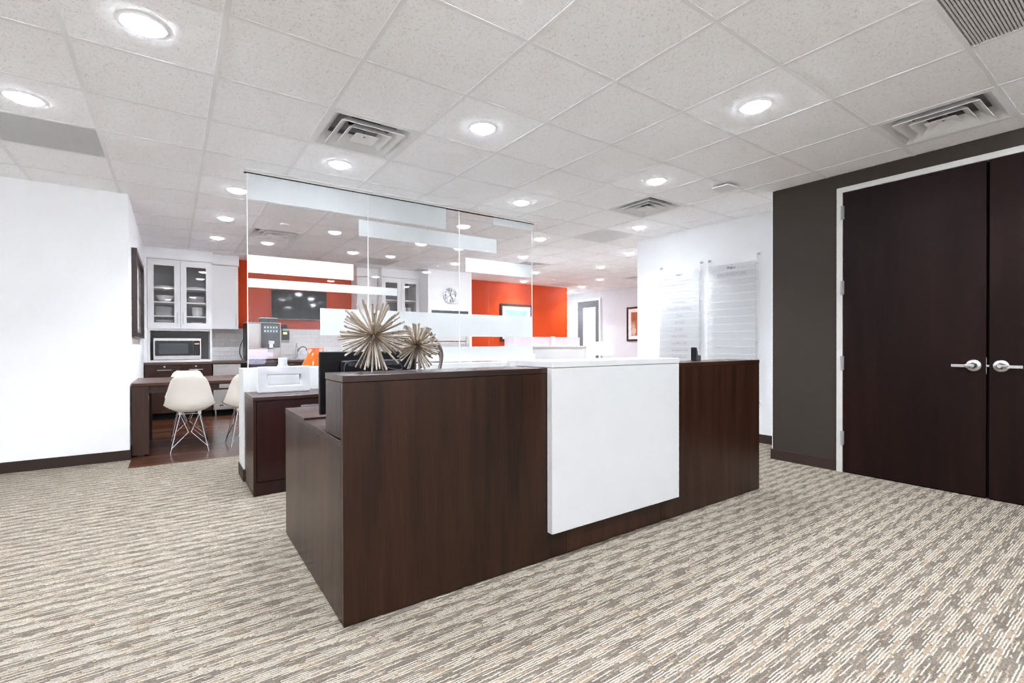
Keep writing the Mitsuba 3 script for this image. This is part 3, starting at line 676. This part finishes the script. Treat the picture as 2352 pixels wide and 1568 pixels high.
for x0 in (1.205, 1.335):
    part(cm, 'bean_hopper', cb(x0, x0 + .12, 8.98, 9.2, 1.4925, 1.565, .006), 'dark_grey')
part(cm, 'hopper_lid', cb(1.20, 1.46, 8.97, 9.21, 1.5655, 1.578), 'trim_white')
part(cm, 'spout', cb(1.30, 1.37, 8.85, 8.899, 1.0, 1.074, .006), 'grey_metal')
part(cm, 'drip_tray', cb(1.0, 1.5, 8.84, 8.9, .8605, .885), 'black_plastic')
part(cm, 'foot', bx(1.01, 1.49, 8.92, 9.34, .8602, .875), 'black_plastic')
part(cm, 'hose', tube(spline([(.972, 9.02, 1.24), (.915, 9.0, 1.12), (.90, 8.99, .99), (.945, 9.0, .872)], 18), .006), 'black_plastic', 40)
pt = thing('payment_terminal', 'small black card payment terminal on the side of the coffee machine', 'payment terminal')
part(pt, 'case', cb(1.507, 1.622, 8.84, 8.90, 1.20, 1.41, .006), 'black_plastic')
part(pt, 'keypad', cb(1.515, 1.614, 8.835, 8.8405, 1.352, 1.392), 'grey_metal')
scene['lcd'] = pri([.3, .42, .12], .3)
part(pt, 'display', bx(1.522, 1.585, 8.838, 8.8402, 1.295, 1.335), 'lcd', emit=[.06, .08, .03])
part(pt, 'bracket', cb(1.507, 1.622, 8.85, 8.90, 1.155, 1.199), 'grey_metal')
part(pt, 'hood', round_box(1.51, 1.60, 8.86, 8.92, 1.40, 1.46, .02), 'black_plastic', 40)
# faucet
fa = thing('faucet', 'chrome kitchen faucet at the sink behind the orange vase', 'faucet')
part(fa, 'base', lathe([(0, 0), (.028, 0), (.028, .01), (.02, .03), (.018, .2), (.012, .24), (0, .25)], 20).apply_translation([1.832, 9.33, .8605]), 'chrome', 40)
part(fa, 'spout', tube(spline([(1.845, 9.32, 1.0), (1.87, 9.27, 1.06), (1.91, 9.2, 1.085), (1.95, 9.14, 1.06), (1.96, 9.12, 1.01)], 20), .012), 'chrome', 40)
part(fa, 'lever', tube([(1.832, 9.33, 1.10), (1.822, 9.30, 1.15)], .006), 'chrome', 40)
# wall screen
tv = thing('wall_screen', 'dark wall mounted television on the orange kitchen wall behind the glass', 'television')
part(tv, 'housing', cb(1.44, 2.36, 9.36, 9.43, 1.575, 2.10, .004), 'black_plastic')
part(tv, 'screen', bx(1.452, 2.348, 9.3585, 9.3602, 1.595, 2.088), 'black_gloss')
part(tv, 'lower_trim', bx(1.44, 2.36, 9.357, 9.36, 1.575, 1.585), 'grey_metal')
# fridge in the clock wall
fg = thing('refrigerator', 'stainless built in refrigerator below the wall clock', 'refrigerator')
part(fg, 'vent_niche', bx(4.10, 4.914, 8.488, 8.4995, 1.70, 1.79), 'dark_grey')
part(fg, 'door', cb(4.10, 4.832, 8.44, 8.4995, 1.186, 1.698, .004), 'steel')
part(fg, 'door', cb(4.10, 4.832, 8.44, 8.4995, .08, 1.176, .004), 'steel')
part(fg, 'side_rail', cb(4.842, 4.914, 8.45, 8.4995, .08, 1.698, .003), 'steel')
part(fg, 'gasket', bx(4.105, 4.905, 8.47, 8.4992, .05, 1.70), 'black_plastic')
# clock
ck = thing('wall_clock', 'round silver wall clock with bold black numerals', 'clock')
CX, CZ, CR = 4.497, 2.092, .155
def disc(r0, r1, y0, y1, n=48):
    m = lathe([(r0, 0), (r1, 0), (r1, y1 - y0), (r0, y1 - y0)] + ([(r0, 0)] if r0 > 0 else []), n)
    m.apply_transform(trimesh.transformations.rotation_matrix(math.pi / 2, [1, 0, 0])); m.apply_translation([CX, y1, CZ]); return m
part(ck, 'face', disc(0, CR * .97, 8.474, 8.4995), 'clock_face', 40)
part(ck, 'rim', disc(CR * .95, CR, 8.466, 8.4995), 'satin_nickel', 40)
for h in range(1, 13):
    a = math.radians(90 - 30 * h)
    H = .052 if h in (12, 3, 6, 9) else .028
    m = meshkit.text_mesh(str(h), H, .002, bold=True)
    m.apply_translation([-(m.bounds[0] + m.bounds[1])[0] / 2, -(m.bounds[0] + m.bounds[1])[1] / 2, 0])
    rr = CR * (.70 if H > .04 else .80)
    m.apply_translation([CX + rr * math.cos(a), CZ + rr * math.sin(a), 0])
    part(ck, 'numeral', xz(m, 8.474), 'ink')
for a, L, w_, nm in ((math.radians(84), .072, .007, 'hour_hand'), (math.radians(-56), .10, .005, 'minute_hand')):
    dx, dz = math.cos(a), math.sin(a)
    P = Polygon([(CX - dz * w_ - dx * .02, CZ + dx * w_ - dz * .02), (CX + dz * w_ - dx * .02, CZ - dx * w_ - dz * .02), (CX + dz * w_ * .4 + dx * L, CZ - dx * w_ * .4 + dz * L), (CX - dz * w_ * .4 + dx * L, CZ + dx * w_ * .4 + dz * L)])
    part(ck, nm, xz(extr(P, .002), 8.471 if nm[0] == 'h' else 8.4685), 'ink')

# ------------------------------------------------------------------ kitchen table and chairs
tb = thing('table', 'brown wood table with slab legs at the left wall of the kitchen', 'table')
TX0, TX1, TY0, TY1 = -.333, 1.95, 6.05, 7.06
part(tb, 'tabletop', cb(TX0, TX1, TY0, TY1, .703, .733, .002), 'wood_table')
for x0, x1 in ((TX0, -.198), (TX1 - .135, TX1)):
    for y0, y1 in ((TY0 + .004, TY0 + .14), (TY1 - .14, TY1 - .004)):
        part(tb, 'leg', cb(x0, x1, y0, y1, .016, .702, .002), 'wood_table_leg')
        part(tb, 'foot', cb(x0 + .04, x1 - .04, y0 + .04, y1 - .04, 0, .016), 'grey_metal')
part(tb, 'apron', xz(extr(sbox(-.197, .630, TX1 - .136, .702).difference(rrect(.412, .558, .647, .692, .006)), .02), TY0 + .045), 'wood_table_leg')
part(tb, 'apron', cb(-.197, TX1 - .136, TY1 - .045, TY1 - .025, .63, .702), 'wood_table_leg')

def shell_mesh():
    nu, nv = 25, 40
    prof = spline([(.225, .425), (.19, .442), (.10, .432), (0, .415), (-.09, .412), (-.155, .435), (-.19, .50), (-.212, .60), (-.238, .70), (-.262, .795)], nv)
    v = np.linspace(0, 1, nv)
    W = np.interp(v, [0, .12, .30, .5, .62, .8, 1], [.185, .215, .232, .236, .222, .192, .150])
    endf = np.clip((1 - v) / .10, 0, 1); W = W * (.72 + .28 * np.sqrt(1 - (1 - endf) ** 2))
    frontf = np.clip(v / .08, 0, 1); W = W * (.85 + .15 * np.sqrt(1 - (1 - frontf) ** 2))
    tang = np.gradient(prof, axis=0); tang /= np.linalg.norm(tang, axis=1, keepdims=True)
    nrm = np.stack([tang[:, 1], -tang[:, 0]], 1)
    lift = np.interp(v, [0, .15, .4, .55, .75, 1], [.02, .045, .085, .085, .05, .018])
    u = np.linspace(-1, 1, nu)
    top = np.zeros((nv, nu, 3)); 
    for i in range(nv):
        l = lift[i] * np.abs(u) ** 2.4
        top[i, :, 0] = W[i] * u * (1 - .04 * u * u)
        top[i, :, 1] = prof[i, 0] + nrm[i, 0] * l
        top[i, :, 2] = prof[i, 1] + nrm[i, 1] * l
    if nrm[12, 1] < 0:
        for i in range(nv):
            l = lift[i] * np.abs(u) ** 2.4
            top[i, :, 1] = prof[i, 0] - nrm[i, 0] * l
            top[i, :, 2] = prof[i, 1] - nrm[i, 1] * l
    du = np.gradient(top, axis=1); dv = np.gradient(top, axis=0)
    N = np.cross(du, dv); N /= np.linalg.norm(N, axis=2, keepdims=True)
    if N[12, nu // 2, 2] > 0: N = -N
    bot = top + N * .006
    V = np.concatenate([top.reshape(-1, 3), bot.reshape(-1, 3)]); n0 = nu * nv
    F = []
    for i in range(nv - 1):
        for j in range(nu - 1):
            a, b_, c_, d_ = i * nu + j, i * nu + j + 1, (i + 1) * nu + j + 1, (i + 1) * nu + j
            F += [[a, b_, c_], [a, c_, d_], [n0 + a, n0 + c_, n0 + b_], [n0 + a, n0 + d_, n0 + c_]]
    loop = [j for j in range(nu)] + [i * nu + nu - 1 for i in range(1, nv)] + [(nv - 1) * nu + j for j in range(nu - 2, -1, -1)] + [i * nu for i in range(nv - 2, 0, -1)]
    for a, b_ in zip(loop, loop[1:] + loop[:1]):
        F += [[a, n0 + b_, b_], [a, n0 + a, n0 + b_]]
    m = trimesh.Trimesh(V, F, process=False); m.fix_normals(); return m
c_shell = mikit.ply(shell_mesh(), 'chair_white', 50)
def leg(sx, sy): return cat(tube([(sx * .085, sy * .10, .392), (sx * .165, sy * .185, 0.004)], .0055), cyl([sx * .165, sy * .185, 0], [sx * .165, sy * .185, .008], .008, 12))
c_legs = [mikit.ply(leg(a, b_), 'chrome', 40) for a in (-1, 1) for b_ in (-1, 1)]
def strut_x(sy): return cat(*[tube([(sx * .158, sy * .177, .05), (sx * .012, sy * .14, .205), (sx * .07, sy * .105, .35), (sx * .084, sy * .10, .385)], .004) for sx in (-1, 1)])
def strut_y(sx): return cat(*[tube([(sx * .158, sy * .177, .05), (sx * .118, sy * .012, .225), (sx * .088, sy * .075, .36)], .004) for sy in (-1, 1)])
c_struts = [mikit.ply(strut_x(a), 'chrome', 40) for a in (-1, 1)] + [mikit.ply(strut_y(a), 'chrome', 40) for a in (-1, 1)]
c_ring = mikit.ply(cat(tube([(-.085, -.10, .392), (.085, -.10, .392)], .005), tube([(-.085, .10, .392), (.085, .10, .392)], .005), tube([(-.085, -.10, .392), (-.085, .10, .392)], .005), tube([(.085, -.10, .392), (.085, .10, .392)], .005)), 'chrome', 40)
c_mount = mikit.ply(cyl([0, 0, .388], [0, 0, .425], .016, 14), 'chair_white', 40)
def chair(label, x, y, rot):
    k = thing('shell_chair', label, 'chair', 'white shell chairs at the kitchen table')
    t = T().translate([x, y, 0]).rotate([0, 0, 1], rot)
    part(k, 'shell', c_shell, None, to=t)
    for d in c_legs: part(k, 'leg', d, None, to=t)
    for d in c_struts: part(k, 'strut', d, None, to=t)
    part(k, 'seat_ring', c_ring, None, to=t)
    for a in (-1, 1):
        for b_ in (-1, 1):
            part(k, 'mount', c_mount, None, to=t @ T().translate([a * .085, b_ * .10, .0]))
chair('white shell chair with wire legs, its back to us, fully in view at the table', .152, 6.19, -3)
chair('white shell chair with wire legs half hidden by the half wall end', .668, 6.20, 4)
chair('white shell chair on the far side of the table, only its back top showing', .150, 7.05, 180)

# orange jug on the table
oj = thing('orange_vase', 'glossy orange cone shaped vase with square loop handles on the kitchen table behind the glass', 'vase')
part(oj, 'body', lathe([(0, 0), (.185, 0), (.198, .015), (.19, .05), (.165, .12), (.12, .21), (.07, .28), (.048, .302), (.044, .31), (.046, .34), (.041, .34), (.039, .31), (.06, .285), (.0, .27)], 48).apply_translation([1.50, 6.50, .733]), 'orange_glaze', 40)
for sg in (-1, 1):
    part(oj, 'handle', tube([(1.50 + sg * .045, 6.50, 1.066), (1.50 + sg * .095, 6.50, 1.066), (1.50 + sg * .098, 6.50, 1.062), (1.50 + sg * .09, 6.50, .975)], .005), 'orange_glaze', 40)

# ------------------------------------------------------------------ pictures
def picture_x(label, x0, x1, z0, z1, y, art, fw, mw_):
    k = thing('picture', label, 'framed picture')
    part(k, 'frame', xz(extr(sbox(x0, z0, x1, z1).difference(sbox(x0 + fw, z0 + fw, x1 - fw, z1 - fw)), .03), y), 'frame_dark')
    part(k, 'mat', bx(x0 + fw, x1 - fw, y - .012, y - .006, z0 + fw, z1 - fw), 'mat_white')
    part(k, 'print', bx(x0 + fw + mw_, x1 - fw - mw_, y - .0135, y - .012, z0 + fw + mw_, z1 - fw - mw_), art)
picture_x('framed green abstract picture on the orange wall behind the glass', 6.25, 7.19, 1.20, 2.08, 9.3295, 'art_green', .05, .10)
def picture_y(label, y0, y1, z0, z1, x, sgn, art, fw, mw_, dep=.03):
    k = thing('picture', label, 'framed picture')
    q = extr(sbox(y0, z0, y1, z1).difference(sbox(y0 + fw, z0 + fw, y1 - fw, z1 - fw)), dep)
    M = np.array([[0, 0, sgn, x], [1, 0, 0, 0], [0, 1, 0, 0], [0, 0, 0, 1.]])
    q.apply_transform(M); q.fix_normals()
    part(k, 'frame', q, 'frame_dark')
    a, b_ = sorted((x + sgn * .006, x + sgn * .012)); part(k, 'mat', bx(a, b_, y0 + fw, y1 - fw, z0 + fw, z1 - fw), 'mat_white')
    a, b_ = sorted((x + sgn * .012, x + sgn * .0135)); part(k, 'print', bx(a, b_, y0 + fw + mw_, y1 - fw - mw_, z0 + fw + mw_, z1 - fw - mw_), art)
    part(k, 'glazing', quad([x + sgn * .018, y0 + fw, z0 + fw], [x + sgn * .018, y1 - fw, z0 + fw], [x + sgn * .018, y1 - fw, z1 - fw], [x + sgn * .018, y0 + fw, z1 - fw]), 'glass')
picture_y('dark framed picture on the kitchen side wall left of the glass door cabinet', 6.36, 7.92, 1.20, 2.13, -.344, 1, 'art_pale', .05, .10, .045)
picture_y('framed rust brown picture on the far white wall', 7.72, 8.435, 1.20, 2.07, 9.6195, -1, 'art_rust', .045, .09)

# ------------------------------------------------------------------ far door
fd = struct('door_3', 'grey framed door with a frosted glass panel on the far wall')
FY0, FY1 = 9.42, 10.26
part(fd, 'leaf', cat(bx(9.59, 9.619, FY0, FY0 + .13, .0, 2.33), bx(9.59, 9.619, FY1 - .20, FY1, 0, 2.33), bx(9.59, 9.619, FY0 + .13, FY1 - .20, 2.16, 2.33), bx(9.59, 9.619, FY0 + .13, FY1 - .20, 0, .2)), 'door_grey')
part(fd, 'frosted_pane', bx(9.60, 9.612, FY0 + .13, FY1 - .20, .2, 2.16), 'mat_white', emit=[.10, .097, .107])
tr = struct('trim_5')
part(tr, 'casing', cat(cb(9.575, 9.619, FY0 - .06, FY0, 0, 2.40), cb(9.575, 9.619, FY1, FY1 + .06, 0, 2.40), cb(9.575, 9.619, FY0, FY1, 2.335, 2.40)), 'trim_white')

# ------------------------------------------------------------------ back room: rounded white counter with frosted screens, lamp
pod = thing('round_counter', 'rounded white counter topped by frosted screens beyond the half wall', 'counter')
plan = Polygon([(4.40, 6.2), (5.72, 6.2), (5.72, 6.9), (5.05, 6.9)]).buffer(.2, 8)
part(pod, 'body', extr(plan, 1.07), 'pod_white', 30)
part(pod, 'ledge', extr(plan.buffer(.02), .02).apply_translation([0, 0, 1.07]), 'pod_white', 30)
def screen(pts, z0, z1):
    P = np.array(pts)
    V = np.concatenate([np.c_[P, np.full(len(P), z0)], np.c_[P, np.full(len(P), z1)]]); n = len(P)
    F = [[i, i + 1, n + i + 1] for i in range(n - 1)] + [[i, n + i + 1, n + i] for i in range(n - 1)]
    return trimesh.Trimesh(V, F, process=False)
part(pod, 'screen', screen(spline([(4.50, 6.50), (4.34, 6.25), (4.40, 6.07), (4.70, 6.03), (5.05, 6.03)], 20), 1.09, 1.235), 'frost_far', label='frosted curved screen')
part(pod, 'screen', screen(spline([(5.12, 6.03), (5.5, 6.04), (5.75, 6.12), (5.88, 6.45)], 20), 1.09, 1.235), 'frost_far', label='frosted curved screen')
part(pod, 'post', cb(5.06, 5.11, 6.01, 6.06, 1.09, 1.245), 'white_laminate')
st = thing('side_table', 'small round side table under the lit table lamp', 'side table')
part(st, 'top', lathe([(0, .60), (.22, .60), (.225, .61), (.22, .62), (0, .62)], 32).apply_translation([5.60, 5.45, 0]), 'wood_table', 30)
part(st, 'stem', lathe([(0, 0), (.14, 0), (.14, .015), (.03, .03), (.025, .60), (0, .60)], 24).apply_translation([5.60, 5.45, 0]), 'wood_table_leg', 30)
lm = thing('table_lamp', 'lit table lamp with white drum shade beyond the white counter slab', 'table lamp')
part(lm, 'base', lathe([(0, .62), (.07, .62), (.07, .635), (.02, .65), (.018, .95), (0, .95)], 20).apply_translation([5.60, 5.45, 0]), 'champagne', 30)
part(lm, 'shade', lathe([(.165, .945), (.167, .945), (.167, 1.155), (.165, 1.155), (.165, .945)], 40).apply_translation([5.60, 5.45, 0]), 'mat_white', 40, emit=[.22, .205, .175])
part(lm, 'finial', cyl([5.60, 5.45, .95], [5.60, 5.45, 1.17], .006, 10), 'champagne', 30)

# ------------------------------------------------------------------ tenant signs on the sign wall
ROWS = {1: [None, ('ASSET MANAGEMENT', 'ink_pale'), ('LAW FIRM', 'ink_pale'), ('PATENT', 'ink_orange'), ('Data Systems', 'ink_pale'), ('TAX & ACCOUNTING', 'ink_pale'), ('TIAA', 'ink_pale'), ('OFFICES', 'ink_pale'),
            ('DOORS', 'ink_pale'), ('LAW OFFICES', 'ink_pale'), ('GLOBAL INC', 'ink_pale'), ('Driving School', 'ink_pale'), ('Law Offices', 'ink_pale')],
        2: [None, ('ARCHITECTURE', 'ink_pale')] + [None] * 11}
def sign(n, ya, yb, label):
    k = thing('tenant_sign', label, 'wall sign', 'tenant signs on the white wall')
    x, z0, pitch = 5.36, 2.02, .0890
    for y in (ya, yb):
        part(k, 'cable', cyl([x, y, .45], [x, y, 2.133], .0022, 8), 'satin_nickel', 40)
        part(k, 'standoff', cat(cyl([x - .004, y, 2.133], [5.399, y, 2.133], .009, 14), cyl([5.392, y, 2.133], [5.3995, y, 2.133], .016, 18), cyl([x, y, 2.105], [x, y, 2.14], .006, 12)), 'satin_nickel', 40)
        part(k, 'standoff', cat(cyl([x - .004, y, .45], [5.399, y, .45], .009, 14), cyl([5.392, y, .45], [5.3995, y, .45], .016, 18)), 'satin_nickel', 40)
    for i in range(17):
        zt = z0 + .036 - i * pitch
        s = part(k, 'strip', bx(x - .0025, x + .0025, yb + .012, ya - .012, zt - .081, zt), 'acrylic')
        part(s, 'edge', cat(bx(x - .003, x + .003, yb + .012, ya - .012, zt - .0835, zt - .0812), bx(x - .003, x + .003, yb + .012, ya - .012, zt + .0002, zt + .002)), 'trim_white')
        for y in (ya, yb):
            part(k, 'clip', cyl([x, y - .014, zt - .036], [x, y + .014, zt - .036], .0045, 10), 'satin_nickel', 40)
        if i == 0:
            m = meshkit.text_mesh('Regus', .026, .001)
            m.apply_translation([-m.bounds[1][0] / 2, -.013, 0])
            g = yz(m, x - .0028); g.apply_translation([0, (ya + yb) / 2, zt - .045])
            part(s, 'lettering', g, 'ink')
            fy, fz = (ya + yb) / 2 - .006, zt - .020
            part(s, 'swoosh', cat(trimesh.convex.convex_hull(np.array([[xx, fy + a, fz + b_] for xx in (x - .0038, x - .0028) for a, b_ in ((.014, 0), (-.012, .004), (-.004, .008))]))), 'ink')
        elif i < 13 and ROWS[n][i]:
            tx, mt = ROWS[n][i]
            m = meshkit.text_mesh(tx, .026 if n == 1 else .034, .001)
            wmax = .50
            if m.bounds[1][0] > wmax: m.apply_scale([wmax / m.bounds[1][0], 1, 1])
            m.apply_translation([-m.bounds[1][0] / 2, -.013, 0])
            g = yz(m, x - .0028); g.apply_translation([0, (ya + yb) / 2, zt - .04])
            part(s, 'lettering', g, mt)
sign(1, 4.131, 3.531, 'left wall sign of stacked clear strips with many lettered lines')
sign(2, 3.423, 2.822, 'right wall sign of stacked clear strips, mostly blank')
